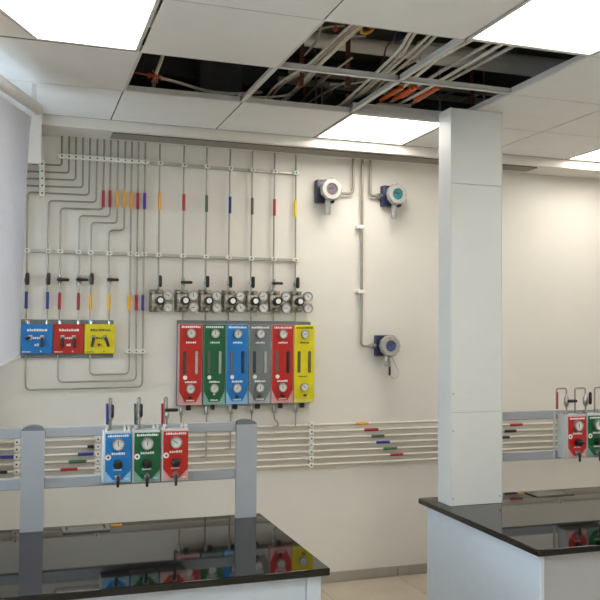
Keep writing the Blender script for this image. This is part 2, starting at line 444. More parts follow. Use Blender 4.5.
def valve(parent, c, vertical, handle_m=None, flip=1):
    c = Vector(c)
    v = obj('valve', lathe(B(), c-Vector((0, 0, .03)), (0, 0, 1), [(0, .007), (0, .012), (.012, .012), (.014, .009), (.02, .015), (.04, .015), (.046, .009), (.048, .012), (.06, .012), (.06, .007)], 12), STEELD, parent)
    obj('stem', tube(B(), [c+Vector((0, -.012, 0)), c+Vector((0, -.035, 0))], .006, 8), STEELD, v)
    h = c+Vector((0, -.04, 0)); bm = B()
    if vertical: capsule(bm, h+Vector((.002, 0, -.032)), h+Vector((.002, 0, .042)), .012)
    else: capsule(bm, h+Vector((-.02*flip, 0, 0)), h+Vector((.052*flip, 0, 0)), .0095)
    obj('handle', bm, handle_m or BLACK, v); return v
def sleeve(parent, p, q, colour, r=.0095):
    return obj('marker_sleeve', tube(B(), [p, q], r, 10), MK[colour], parent)
PR, YP = .0056, YW-.03                              # pipe radius and pipe plane
def pp(u, v): return PY(u, v, YP)

def pipe(label, pts, group, marks_=(), valves=(), fil=.03, r=PR):
    P = [pp(*q) if len(q) == 2 else Vector(q) for q in pts]
    mid = sum(P, Vector())/len(P)
    t = thing('gas_pipe', (mid.x, YP, min(p.z for p in P)), label, 'pipe', group)
    obj('tube', tube(B(), P, r, 8, fil), STEEL, t)
    for (a, b, c) in marks_: sleeve(t, pp(*a), pp(*b), c)
    for (c, v) in valves: valve(t, pp(*c), v)
    return t

# ================================================================== WALL PIPES
GV = 'steel gas pipes on the back wall'
ord_ = ['first', 'second', 'third', 'fourth', 'fifth', 'sixth', 'seventh', 'eighth', 'ninth', 'tenth', 'eleventh', 'twelfth', 'thirteenth']
ztop = CZ
def top(u): p = pp(u, 140); return (p.x, YP, CM)
xt = [62, 69.2, 76.1, 83.1, 90.3, 97.5, 104.4, 111.1, 118.3, 125.5, 132.1, 138.8, 145.5]
# pipes that run off to the left corner
for k, (yc, yl) in enumerate(((165.3, 163.8), (172.8, 171), (180, 178), (187.5, 185))):
    pipe('thin steel pipe bending left behind the blind, %s at the upper clip rail' % ord_[k],
         [top(xt[k]), (xt[k]-.2, yc), (33 if k == 0 else 16, yl)], GV, fil=.02)
# pipes to the three shut-off panels
low = [(27.6, 195, 192, 25.9, 'blue', 1), (48.6, 202.3, 200.5, 47, 'blue', 1), (60.5, 209.5, 208, 59, 'red', 0),
       (79.4, 216.7, 215.5, 78, 'red', 0), (91.2, 223.3, 222.3, 90, 'yellow', 1), (108.8, 230.3, 230.3, 108.6, 'yellow', 0)]
upm = {6: 'red', 7: 'red', 8: 'orange', 9: 'orange'}
cn = {'blue': 'blue', 'red': 'dark red', 'yellow': 'yellow'}
pn = ['blue', 'blue', 'red', 'red', 'yellow', 'yellow']
for k, (xb, yc, yl, xe, c, vert) in enumerate(low):
    i = 4+k; mk = [((xe+.6, 291.5+k*.5), (xe+.2, 308.5+k*.5), c)]
    if i in upm: mk.append(((xt[i]-.9, 190.5), (xt[i]-1.2, 207.3), upm[i]))
    pipe('stepped pipe, %s black handle, %s sleeve, %s one into %s shut-off panel'
         % ('upright' if vert else 'sideways', cn[c], 'left' if k % 2 == 0 else 'right', pn[k]),
         [top(xt[i]), (xt[i]-1.3, yc), (xb+.2, yl), (xe, 323.5)], GV, mk, [((xe+1, 280), vert)], fil=.025)
# three pipes that come back up from the shut-off panels
ret = [(10, 130.4, 128.7, 374, 89.8, 374.8, 'yellow', 'orange'), (11, 137.1, 135.8, 380.4, 58, 382.2, 'red', 'red'), (12, 143.8, 142.2, 386.8, 25.6, 390, 'purple', 'purple')]
for (i, xm, xe, ye, xp, yp, c, c2) in ret:
    pipe('long steel pipe with two %s sleeves, looping under the %s shut-off panel' % (c2, {'yellow': 'yellow', 'red': 'red', 'purple': 'blue'}[c]),
         [top(xt[i]), (xm, 253), (xe, ye), (xp, yp), (xp, 355)], GV,
         [((xt[i]-.8, 193), (xt[i]-1.0, 209), c2), ((xe+.7, 295), (xe+.6, 310.5), 'yellow' if c == 'yellow' else c)], fil=.03)
# pipes down to the regulators
regx = [160.1, 184.4, 207.2, 230.6, 252.8, 275, 296]
regl = [158.6, 182.9, 205.7, 228.5, 251, 273.4, 295.4]
regc = ['orange', 'red', 'green', 'blue', 'grey', 'red', 'lemon']
regn = ['orange-yellow', 'deep red', 'green', 'blue', 'dark grey', 'bright red', 'lemon-yellow']
regv = [1, 0, 1, 1, 1, 0, 1]; rcx = [160.6, 185.9, 209.3, 233, 255.9, 278.4, 300.5]
for k in range(7):
    dy = k*1.25
    pipe('straight pipe with %s sleeve and %s handle above %s' % (regn[k], 'upright' if regv[k] else 'sideways', ['the leftmost regulator', 'the second regulator', 'the third regulator', 'the middle regulator', 'the fifth regulator', 'the sixth regulator', 'the rightmost regulator'][k]),
         [top(regx[k]), (regl[k], 258), (regl[k]-.2, 291+k*.2)], GV, [((regx[k]-.5, 193+dy), (regx[k]-.7, 209.5+dy), regc[k])],
         [((regl[k]+.2, 282.3+k*.25), regv[k])], fil=0)

# clip rails
def cliprail(label, a, b, clamps, name='clip_rail', chan=True, vertical=False, cs=(.014, .012)):
    A, Bq = PY(*a, YW-.008), PY(*b, YW-.008)
    t = thing(name, ((A.x+Bq.x)/2, YW, min(A.z, Bq.z)-.012), label, 'pipe rail', 'pipe clip rails')
    hw = .009
    if vertical: pol = box(B(), (A.x-hw, YW-.018, min(A.z, Bq.z)), (A.x+hw, YW, max(A.z, Bq.z)), .002)
    else: 
        pol = B(); z = (A.z+Bq.z)/2
        box(pol, (A.x, YW-.018, z-hw), (Bq.x, YW, z+hw), .002)
    obj('channel', pol, CHAN if chan else CLIP, t)
    cs0 = cs
    for n_, q in enumerate(clamps):
        cs = cs0(n_) if callable(cs0) else cs0
        c = PY(*q, YP)
        if not vertical: c.z = (A.z+Bq.z)/2
        cl = obj('clamp', box(B(), (c.x-cs[0], YP-.012, c.z-cs[1]), (c.x+cs[0], YW-.0185, c.z+cs[1]), .004), CLIP, t)
        obj('screw', box(B(), (c.x-.005, YP-.0135, c.z-.005), (c.x+.005, YP-.012, c.z+.005)), DKGREY, cl)
    return t
cliprail('horizontal clip rail near the ceiling holding all the vertical pipes', (57.5, 155.2), (299, 175.2),
         [(u-.2, 158) for u in xt]+[(u, 168) for u in regx], cs=lambda n: (.0232, .015) if n < 13 else (.018, .013))
cliprail('longer horizontal clip rail at mid height above the black valve handles', (22, 250.7), (298.5, 260.3),
         [(q[3]+.5 if k > 2 else q[3]+1.0, 251) for k, q in enumerate(low)]+[(r[1], 253) for r in ret]+[(u+.1, 257) for u in regl], cs=(.019, .013))
cliprail('short vertical clip strip holding the left-running pipes by the blind', (42.3, 160.5), (41.8, 197.5),
         [(42, 164.2), (42, 171.5), (42, 178.7), (42, 185.8), (42, 193.3)], vertical=True, chan=False, cs=(.017, .023))
cliprail('short horizontal clip strip right of the yellow shut-off panel', (124, 351), (146, 351.4), [(129, 351), (136, 351), (142.5, 351)], chan=False, cs=(.021, .014))

# horizontal pipe bundle low on the back wall
def hz(X, k):
    return 1.05-k*.0437
hmk = [[(355, 368, 'orange')], [(364, 378, 'red'), (509.5, 522, 'red')], [(371, 384, 'grey'), (504, 516, 'black'), (87.5, 94, 'black')],
       [(376, 389.5, 'blue'), (500, 509, 'black'), (78, 93.7, 'blue'), (-3, 19, 'blue')], [(383, 396.7, 'green'), (69, 86.7, 'green')],
       [(390, 402.8, 'red'), (61, 78, 'red'), (-3, 8, 'black')], []]
hn = ['topmost, with an orange sleeve', 'second, with a red sleeve', 'third, with a dark grey sleeve', 'fourth, with a blue sleeve', 'fifth, with a green sleeve', 'sixth, with a dark red sleeve', 'lowest, without any sleeve']
STEELP = mat('tube_pale', (214, 207, 192), .4, .2, vary=.05)
for k in range(7):
    pts = [(X, YP, hz(X, k)) for X in (WX(YW)+.05, .44, 1.83, 2.3, 3.4, XR-.02)]
    t = thing('gas_pipe', (2.4, YP, hz(2.0, k)-.01), 'long horizontal steel pipe low on the back wall, %s' % hn[k], 'pipe', 'horizontal pipes low on the back wall')
    obj('tube', tube(B(), pts, .0085, 8), STEELP, t)
    for (a, b, c) in hmk[k]:
        A, Bq = pp(a, 440), pp(b, 440)
        sleeve(t, (A.x, YP, hz(A.x, k)), (Bq.x, YP, hz(Bq.x, k)), c, .0098)
for (u, lab) in ((17, 'vertical clip strip on the low pipes, left of the left rail post'), (97.5, 'vertical clip strip on the low pipes, left of the blue bench panel'),
                 (309.5, 'vertical clip strip on the low pipes, right of the left bench'), (557, 'vertical clip strip on the low pipes, seen through the right rail')):
    X = PY(u, 440, YW).x
    t = thing('clip_strip', (X, YW, hz(X, 6)-.02), lab, 'pipe rail', 'vertical clip strips')
    obj('channel', box(B(), (X-.012, YW-.018, hz(X, 6)-.018), (X+.012, YW, hz(X, 0)+.018), .002), CLIP, t)
    for k in range(7):
        z = hz(X, k); cl = obj('clamp', box(B(), (X-.017, YP-.013, z-.0195), (X+.017, YW-.0185, z+.0195), .004), CLIP, t)
        obj('screw', box(B(), (X-.005, YP-.0145, z-.005), (X+.005, YP-.013, z+.005)), DKGREY, cl)

# ================================================================== REGULATORS
gr = 'pressure regulators in a row on the back wall'
rn = ['leftmost pressure regulator, with no panel below it', 'pressure regulator above the left red tall panel', 'pressure regulator above the green tall panel', 'pressure regulator above the blue tall panel', 'pressure regulator above the grey tall panel', 'pressure regulator above the right red tall panel', 'rightmost pressure regulator, above the yellow tall panel']
for k in range(7):
    yc = 300.3+k*.2
    c = PY(rcx[k], yc, YW-.1)
    t = thing('pressure_regulator', (c.x-.03, YW, c.z-.08), rn[k]+', with two gauges', 'regulator', gr)
    lx = PY(rcx[k]-3.9, yc, YW-.04).x
    obj('mounting_plate', box(B(), (lx-.042, YW-.012, c.z-.07), (lx+.046, YW, c.z+.07), .003), BRASSY, t)
    obj('body', box(B(), (lx-.035, YW-.055, c.z-.045), (lx+.035, YW-.012, c.z+.045), .008, 2), BRASSY, t)
    for (dx, dz, r) in ((-.028, .05, .018), (.008, .055, .016), (-.03, -.05, .014), (.006, -.055, .016)):
        obj('fitting', lathe(B(), (lx+dx, YW-.012, c.z+dz), (0, -1, 0), [(0, r), (.035, r), (.04, r*.7), (.055, r*.6)], 6), BRASSY, t)
    obj('inlet', tube(B(), [(pp(regl[k], 291).x, YP, c.z+.05), (pp(regl[k], 291).x, YP, c.z+.082)], .009, 8), STEELD, t)
    kn = obj('knob', lathe(B(), (c.x, YW-.055, c.z), (0, -1, 0), [(0, .022), (.01, .028), (.045, .027), (.047, .022)], 20), BLACK, t)
    obj('knob_cap', lathe(B(), (c.x, YW-.101, c.z), (0, -1, 0), [(-.001, .0175), (.003, .0165)], 20), INK, kn)
    for (du, dv) in ((7.4, -4.9), (7.6, 6.8)):
        q = PY(rcx[k]+du, yc+dv, YW-.06); gauge(t, (q.x, YW-.045, q.z), .033, random.uniform(-2, 1), .026)
        obj('gauge_stem', tube(B(), [(q.x-.045, YW-.035, q.z*.5+c.z*.5), (q.x, YW-.035, q.z)], .006, 6), STEELD, t)

# ================================================================== TALL GAS PANELS
bl_, br_ = PY(176.2, 405.5, YW-.02), PY(311, 322.2, YW-.02)
o = obj('backing_plate', box(B(), (bl_.x, YW-.02, 1.195), (br_.x, YW, 1.735), .003), PLATE)
tag(o, 'grey sheet backing plate behind the row of six tall gas panels', 'backing plate')
YF = YW-.078
tall = [(178.9, 202.6, RED, REDP, 'left red', 'red'), (203.5, 225.7, GREEN, GREENP, 'green', 'green'), (226.3, 248.4, BLUE, BLUEP, 'blue', 'blue'),
        (249, 271.2, GREY, GREYP, 'grey', 'grey'), (271.7, 293.6, RED, REDP, 'right red', 'red'), (294, 314.9, YEL, YELP, 'yellow', 'yellow')]
slots = [((70, 56, 48), (176, 166, 156)), ((84, 96, 88), (160, 168, 158)), ((96, 110, 128), (34, 44, 74)), ((48, 50, 50), (170, 170, 164)), ((112, 96, 92), (46, 34, 34)), ((96, 96, 66), (108, 96, 60))]
lab6 = ['tall red gas panel at the left end of the six, next to the green one', 'tall green gas panel with two round gauges on the back wall', 'tall blue gas panel with two round gauges on the back wall',
        'tall grey gas panel with two round gauges on the back wall', 'tall red gas panel between the grey and the yellow ones', 'tall yellow gas panel at the right end of the six']
tails = [(180.5, 424), (206, 458), (230, 449), (251, 430), (273.5, 424), (294.8, 426.5)]
TZ0, TZ1 = PY(190, 405.3, YF).z, PY(190, 324, YF).z
for k, (u0_, u1_, C1, C2, nm, cname) in enumerate(tall):
    xa, xb = PY(u0_, 360, YF).x, PY(u1_, 360, YF).x; w = xb-xa; h = TZ1-TZ0
    t = thing('gas_flow_unit', ((xa+xb)/2, YW, TZ0), lab6[k], 'gas unit', 'tall gas panels on the back wall')
    fx = lambda f: xa+f*w
    fz = lambda f: TZ1-f*h
    obj('housing', box(B(), (xa, YF+.003, TZ0), (xb, YW-.021, TZ1), .003), C2, t)
    bm = B()
    if k == 5: pol = [(fx(.03), fz(.95)), (fx(.97), fz(.95)), (fx(.97), fz(.005)), (fx(.03), fz(.005))]
    else: pol = [(fx(.27), fz(.962)), (fx(.73), fz(.962)), (fx(.97), fz(.83)), (fx(.97), fz(.005)), (fx(.03), fz(.005)), (fx(.03), fz(.83))]
    obj('face_plate', prism(bm, pol, 'y', YF-.001, YF+.0028), C1, t, smooth=False)
    yf = YF-.001; ink = INKD if k == 5 else INK
    marks(t, 'heading', fx(.5), fz(.035), w*.8, .013, yf, ink, k)
    gauge(t, (fx(.49), yf, fz(.117)), w*.2, -.4+k*.3)
    marks(t, 'label', fx(.5), fz(.227), w*.42, .011, yf, ink, k+10)
    for s, (f0, cc) in enumerate(zip((.24, .74), slots[k])):
        sl = mat('flow_tube_%d_%d' % (k, s), cc, .35, vary=.35, scale=160)
        ha = w*.058; pol = []
        for a in range(0, 7): pol.append((fx(f0)+ha*math.cos(a*pi/6), fz(.35)+ha*math.sin(a*pi/6)))
        for a in range(6, 13): pol.append((fx(f0)+ha*math.cos(a*pi/6), fz(.6)+ha*math.sin(a*pi/6)))
        sf = obj('flow_slot', prism(B(), [(p[0]+(p[0]-fx(f0))*.25, p[1]) for p in pol], 'y', yf-.001, yf), DKGREY, t, smooth=False)
        obj('flow_tube', prism(B(), pol, 'y', yf-.004, yf-.0011), sl, sf, smooth=False)
    if k < 5: disc(t, 'sticker', (fx(.27), yf, fz(.66)), w*.09, .001, INK)
    else: marks(t, 'label', fx(.42), fz(.66), w*.4, .009, yf, ink, 77)
    if k < 5: marks(t, 'label', fx(.5), fz(.715), w*.48, .012, yf, ink, k+20)
    gauge(t, (fx(.48), yf, fz(.797)), w*.2, 1.2-k*.35)
    if k in (0, 2, 3, 4): disc(t, 'knob', (fx(.48), yf, fz(.905)), w*.075, .018, mat('bronze', (66, 50, 36), .4, .4))
    elif k == 5: obj('knob', box(B(), (fx(.45), yf-.008, fz(.915)), (fx(.6), yf, fz(.89)), .002), DKGREY, t)
    else: obj('indicator', box(B(), (fx(.44), yf-.003, fz(.88)), (fx(.54), yf, fz(.86))), INK, t)
    if k < 5: marks(t, 'label', fx(.5), fz(.942), w*.36, .009, yf, ink, k+30)
    obj('outlet_stub', box(B(), (fx(.38), YW-.06, TZ0-.034), (fx(.56), YW-.025, TZ0), .003), BLACK, t)
    # inlet tube from the regulator and outlet tail to the low pipes
    xi = pp(regl[k+1], 300).x
    o = obj('gas_pipe', tube(B(), [(xi, YP, PY(200, 311, YP).z), (xi, YP, 1.737), ], PR, 8), STEEL)
    tag(o, 'short steel pipe from regulator down to the %s tall panel' % nm, 'pipe', 'short pipes feeding the tall panels')
    q = pp(*tails[k]); x1 = pp(tails[k][0], 412).x
    kk = min(range(7), key=lambda i: abs(hz(q.x, i)-q.z))
    ze = hz(q.x, kk)
    pts = [(x1, YP-.018, 1.194), (x1, YP-.018, 1.14)]
    if k == 4: pts += [(x1+.0, YP-.018, 1.10), (x1+.028, YP-.018, 1.07), (x1+.028, YP-.018, ze), (x1-.005, YP-.018, ze)]
    elif k in (1, 2): pts += [(x1, YP-.018, ze), (x1-.035, YP-.018, ze)]
    else: pts += [(x1, YP-.018, ze)]
    t2 = thing('gas_pipe', (x1, YP-.018, ze), 'short steel outlet pipe dropping below the %s tall panel' % nm, 'pipe', 'outlet pipes below the tall panels')
    obj('tube', tube(B(), pts, PR*.9, 8, .012), STEEL, t2)
    obj('fitting', lathe(B(), (x1, YP-.018, 1.192), (0, 0, -1), [(0, .009), (.02, .012), (.05, .012), (.055, .008)], 10), STEELD, t2)

# ================================================================== SHUT-OFF PANELS
p0, p1 = PY(20.3, 358, YW-.02), PY(113.8, 320.2, YW-.02)
o = obj('backing_plate', box(B(), (p0.x, YW-.02, p0.z), (p1.x, YW, p1.z), .003), PLATE)
tag(o, 'grey backing plate behind the three square shut-off panels', 'backing plate')
YS = YW-.045
for k, (a, b, C1, C2, nm, ink) in enumerate(((20.6, 52.6, BLUE, BLUEP, 'blue', INK), (52.9, 84, RED, REDP, 'red', INK), (84.3, 115.2, YEL, YELP, 'yellow', INKD))):
    A, Q = PY(a, 353.7, YS), PY(b, 324.3, YS); w, h = Q.x-A.x, Q.z-A.z
    t = thing('shutoff_unit', ((A.x+Q.x)/2, YW, A.z), 'square %s shut-off panel with two small levers, low left of the wall pipes' % nm, 'gas unit', 'square shut-off panels')
    obj('plate', box(B(), (A.x, YS, A.z), (Q.x, YW-.021, Q.z), .003), C1, t)
    fx = lambda f: A.x+f*w
    fz = lambda f: Q.z-f*h
    marks(t, 'heading', fx(.52), fz(.2), w*.66, .014, YS, ink, k+40)
    marks(t, 'label', fx(.5), fz(.47), w*.24, .012, YS, ink, k+50)
    marks(t, 'label', fx(.5), fz(.7), w*.13, .016, YS, ink if k < 2 else MK['red'], k+60)
    marks(t, 'label', fx(.18), fz(.94), w*.28, .006, YS, ink, k+70)
    obj('indicator', box(B(), (fx(.62), YS-.002, fz(.95)), (fx(.66), YS, fz(.9))), ink, t)
    for s, f in ((0, .3), (1, .67)):
        obj('lever_mark', box(B(), (fx(f-.06), YS-.0015, fz(.43)), (fx(f+.06), YS, fz(.38))), ink, t)
        hub = disc(t, 'lever_hub', (fx(f), YS, fz(.47)), .013, .014, STEELD, 12)
        c0 = Vector((fx(f), YS-.018, fz(.44)))
        d = {(0, 0): (-.028, -.012), (0, 1): (.0, -.06), (1, 0): (0, -.06), (1, 1): (.004, -.065), (2, 0): (-.012, -.06), (2, 1): (.022, -.058)}[(k, s)]
        obj('lever', capsule(B(), c0, c0+Vector((d[0], 0, d[1])), .009), BLACK, hub)
    for s in (.22, .82): obj('fitting', tube(B(), [(fx(s), YP, Q.z-.002), (fx(s), YP, Q.z+.02)], .01, 8), STEELD, t)

# ================================================================== BENCH GAS PANELS
def bench_panel(k, face, yf, yback, C1, C2, nm, label, group, side_l, style):
    (u0_, v0_, u1_, v1_) = face
    A, Q = PY(u0_, v1_, yf), PY(u1_, v0_, yf); w, h = Q.x-A.x, Q.z-A.z
    t = thing('gas_outlet_unit', ((A.x+Q.x)/2, yback, A.z), label, 'gas unit', group)
    fx = lambda f: A.x+f*w
    fz = lambda f: Q.z-f*h
    obj('housing', box(B(), (A.x-side_l, yf+.004, A.z-.006), (Q.x, yback, Q.z+.008), .003), HOUS, t)
    obj('pale_plate', box(B(), (A.x+.001, yf+.002, A.z), (Q.x-.001, yf+.0038, Q.z-.001)), C2, t, smooth=False)
    pol = [(fx(.31), fz(.955)), (fx(.65), fz(.955)), (fx(.985), fz(.77)), (fx(.985), fz(.01)), (fx(.015), fz(.01)), (fx(.015), fz(.77))]
    obj('face_plate', prism(B(), pol, 'y', yf, yf+.0018), C1, t, smooth=False)
    marks(t, 'heading', fx(.5), fz(.055), w*.8, .010, yf, INK, k+80)
    gauge(t, (fx(.48), yf, fz(.225)), w*.24, (-.1, .1, -.9)[k % 3], .024)
    marks(t, 'label', fx(.5), fz(.42), w*.5, .011, yf, INK, k+90)
    st = disc(t, 'sticker', (fx(.12), yf, fz(.49)), w*.11, .001, INK)
    disc(st, 'sticker_mark', (fx(.12), yf-.001, fz(.49)), w*.045, .0008, MK['red'])
    kn = obj('knob', lathe(B(), (fx(.48), yf, fz(.63)), (0, -1, 0), [(0, w*.12), (.008, w*.17), (.028, w*.165), (.03, w*.13)], 20), BLACK, t)
    if style: obj('grip', box(B(), (fx(.3), yf-.045, fz(.66)), (fx(.66), yf-.03, fz(.6)), .004), BLACK, kn)
    marks(t, 'label', fx(.48), fz(.75), w*.34, .008, yf, INK, k+100)
    marks(t, 'label', fx(.83), fz(.94), w*.14, .006, yf, INK, k+110)
    no = obj('outlet', lathe(B(), (fx(.48), yf, fz(.89)), (0, -1, 0), [(0, .016), (.015, .014), (.02, .01)], 12), STEELD, t)
    obj('nozzle', tube(B(), [(fx(.48), yf-.016, fz(.88)), (fx(.48), yf-.026, fz(.93)), (fx(.48), yf-.024, fz(1.09))], [.008, .0085, .006], 10), BLACK if nm != 'brown' else BROWN, no)
    zl = Q.z+.008
    for f in (.1, .8, .95):
        obj('fitting', lathe(B(), (fx(f), yback-.05, zl), (0, 0, 1), [(0, .012), (.012, .012), (.016, .008), (.022, .008)], 6), STEELD, t)
    return t, fx, zl
G = 'gas outlet panels on the left bench rail'
yb = 4.049
for k, (face, C1, C2, nm, xm, xh, mc, vert) in enumerate((
        ((104.6, 432.8, 131.7, 482.6), BLUE, BLUEP, 'blue', 107, 111.2, 'blue', 1),
        ((133.6, 431.8, 160.8, 482), GREEN, GREENP, 'green', 135.2, 139.8, 'grey', 1),
        ((162.8, 430.4, 188.8, 480.8), RED, REDP, 'red', 162.3, 167, 'red', 0))):
    t, fx, zl = bench_panel(k, face, 3.955, yb, C1, C2, nm, '%s gas outlet panel with black knob and gauge on the left bench rail' % nm, G, .008, 0)
    yp = yb-.035
    a, b = PY(xm+2, 412, yp), PY(xh, 412, yp); zt_ = PY(110, 398.5, yp).z
    obj('inlet_pipe', tube(B(), [(a.x, yp, zl), (a.x, yp, zt_), (b.x, yp, zt_), (b.x, yp, zl)], .0045, 8, .01), STEEL, t)
    m0, m1 = PY(xm, 424.5, yp-.008), PY(xm, 403.5, yp-.008)
    obj('marker_sleeve', tube(B(), [m0, m1], .006, 10), MK[mc], t)
    vv = obj('valve', lathe(B(), (b.x, yp, PY(110, 420, yp).z), (0, 0, 1), [(0, .008), (.01, .011), (.03, .011), (.04, .006)], 10), STEELD, t)
    hz_ = PY(110, 411.5, yp-.03)
    if vert: capsule(bmh := B(), (b.x+.001, yp-.03, PY(110, 418, yp-.03).z), (b.x+.001, yp-.03, PY(110, 404.5, yp-.03).z), .0095)
    else: capsule(bmh := B(), (b.x-.015, yp-.03, hz_.z), (b.x+.05, yp-.03, hz_.z), .0085)
    obj('handle', bmh, mat('handle_purple_black', (44, 30, 50), .4) if nm == 'blue' else BLACK, vv)
G = 'gas outlet panels on the right bench rail'
yb = 4.149
for k, (face, C1, C2, nm) in enumerate((((568.3, 416, 586.6, 457.8), RED, REDP, 'red'), ((588.2, 415, 606.5, 457), GREEN, GREENP, 'green'))):
    t, fx, zl = bench_panel(k+3, face, 4.06, yb, C1, C2, nm, '%s gas outlet panel on the right bench rail%s' % (nm, ', beside the bar end' if k == 0 else ', cut by the picture edge'), G, (.012 if k == 0 else .004), 1)
    yp = yb-.03
    xs = ((556.5, 566.5), (575, 585.5))[k]
    a, b = PY(xs[0], 400, yp), PY(xs[1], 400, yp); zt_ = PY(570, 388.2, yp).z
    za = zl if k else PY(556, 409, yp).z
    obj('inlet_pipe', tube(B(), [(a.x, yp, za-.0), (a.x, yp, zt_), (b.x, yp, zt_), (b.x, yp, zl)], .005, 8, .015), STEEL, t)
    if k == 0: obj('marker_sleeve', tube(B(), [PY(557, 409, yp), PY(557, 392, yp)], .0078, 10), MK['red'], t)
    vv = obj('valve', lathe(B(), (b.x, yp, PY(570, 407, yp).z), (0, 0, 1), [(0, .009), (.012, .013), (.02, .017), (.05, .017), (.06, .012), (.075, .006)], 10), STEELD, t)
    bmh = B()
    if k == 0: capsule(bmh, PY(568, 401, yp-.025), PY(577, 401, yp-.025), .0095)
    else: capsule(bmh, PY(590.3, 404.5, yp-.02), PY(590.3, 392, yp-.02), .0095)
    obj('handle', bmh, BLACK, vv)
a, b = PY(594.5, 408, 4.12), PY(604.5, 408, 4.12); z = PY(594, 387.5, 4.12).z; zl = 1.2
o = obj('gas_pipe', tube(B(), [(a.x, 4.119, zl), (a.x, 4.119, z), (b.x, 4.119, z), (b.x, 4.119, zl)], .005, 8, .015), STEEL)
tag(o, 'arched steel pipe above the green right bench panel at the picture edge', 'pipe')

# ================================================================== GAS DETECTORS
def detector(label, head, hr, win, wm, boxr, gland_side, cond, sensor, extra=False, cond_label=''):
    yb_ = YW-.075; yh = YW-.135
    A, Q = PY(boxr[0], boxr[3], YW-.05), PY(boxr[2], boxr[1], YW-.05)
    c = PY(*head, yh); t = thing('gas_detector', ((A.x+Q.x)/2, YW, A.z-.06), label, 'gas detector', 'round gas detectors on the back wall')
    obj('back_box', box(B(), (A.x, YW-.06, A.z), (Q.x, YW, Q.z), .008, 2), NAVY, t)
    r = hr/824*5.55
    obj('barrel', lathe(B(), (c.x-.004, YW-.055, c.z), (0, -1, 0), [(-.01, r*.8), (.03, r*.86), (.045, r*.86)], 24), NAVY, t)
    cvr = obj('cover', lathe(B(), (c.x, YW-.1, c.z), (0, -1, 0), [(0, r*.9), (.004, r), (.03, r), (.04, r*.92), (.04, r*.56), (.03, r*.54)], 28), ALU, t)
    bm = B()
    for k in range(12):
        an = k*pi/6; q = Vector((c.x+math.cos(an)*r, YW-.118, c.z+math.sin(an)*r))
        box(bm, q-Vector((.004, .014, .004)), q+Vector((.004, .014, .004)), .001)
    obj('grip_lugs', bm, ALU, cvr, kind='stuff')
    w_ = obj('display', lathe(B(), (c.x, YW-.13, c.z), (0, -1, 0), [(0, r*.5), (.002, r*.5)], 24), wm, cvr)
    obj('bezel', lathe(B(), (c.x, YW-.1299, c.z), (0, -1, 0), [(0, r*.56), (.0016, r*.56)], 24), DKGREY, cvr)
    box(bm := B(), (c.x-r*.25, YW-.1335, c.z-r*.02), (c.x+r*.2, YW-.1322, c.z+r*.16)); obj('readout', bm, DKGREY, w_)
    s = PY(*sensor[:2], YW-.09); ze = PY(sensor[0], sensor[2], YW-.09).z
    se = obj('sensor', lathe(B(), (s.x, s.y, s.z+.02), (0, 0, -1), [(0, .018), (.02, .018), (.022, .021), (.022+s.z-ze-.01, .021), (.022+s.z-ze, .017)], 16), STEELD, t)
    sx = 1 if gland_side > 0 else -1
    gx = Q.x if sx > 0 else A.x; gz = PY(cond[0][0], cond[0][1], YW-.04).z
    obj('gland', lathe(B(), (gx, YW-.035, gz), (sx, 0, 0), [(-.01, .016), (.015, .016), (.018, .02), (.03, .02), (.034, .014), (.05, .012)], 12), STEELD, t)
    if extra:
        obj('probe', tube(B(), [(s.x+.018, s.y, ze), (s.x+.018, s.y, ze-.06)], .008, 10), BLACK, t)
        pts = [(s.x+.03, s.y, s.z+.01), (s.x+.05, s.y, s.z-.03), (s.x+.085, s.y, s.z-.1), (s.x+.075, s.y, s.z-.14), (s.x+.045, s.y, s.z-.15), (s.x+.02, s.y, ze-.055)]
        obj('wire', tube(B(), pts, .003, 6, .03), CABLE2, t)
    yc = YW-.035
    e = PY(cond[1][0], cond[1][1], yc)
    pts = [(gx+sx*.045, yc, gz), (e.x, yc, gz), (e.x, yc, CM)]
    ct = thing('conduit', (e.x, yc, gz), cond_label, 'conduit', 'metal conduits to the gas detectors')
    obj('tube', tube(B(), pts, .009, 10, .05, 6), STEEL, ct)
    return ct
detector('round gas detector with grey-pink display, left of the conduits', (332, 189), 10.6, None, PINKD, (316.5, 180.5, 334.5, 202.3), 1, [(345, 193.5), (353.3, 180)], (327.6, 203, 214.5), cond_label='metal conduit bending up to the ceiling from the left detector')
detector('round gas detector with teal display, right of the conduits', (397.8, 194), 10.4, None, TEAL, (382.6, 186.5, 401, 206), -1, [(378, 196), (370.3, 180)], (394, 207.5, 218.5), cond_label='metal conduit bending up to the ceiling from the teal detector')
ct = detector('round gas detector with blue display and looped wire, lowest of the three', (391, 346), 10.4, None, BLUED, (376.3, 335.3, 394, 356), -1, [(372, 346), (361.5, 300)], (387.3, 357, 366.5), True, 'long straight metal conduit running down to the lowest detector')
for (u, v) in ((360.3, 227), (360.3, 291.5)):
    c = PY(u, v, YW-.03); obj('clip', box(B(), (c.x-.028, YW-.05, c.z-.013), (c.x+.028, YW, c.z+.013), .004), CLIP, ct)

# ================================================================== ABOVE THE OPEN CEILING
SV = 1.217/1.156
def cable(label, pts, h, r, m, group='loose cables above the open ceiling', name='cable', fil=.25):
    P = [PZ(u, v, HC+SV*(h if not isinstance(h, (list, tuple)) else h[i])) for i, (u, v) in enumerate(pts)]
    o = obj(name, tube(B(), P, r, 7, fil, 5), m); return tag(o, label, 'cable', group)
def above(p, z): return Vector((p.x, p.y, z))
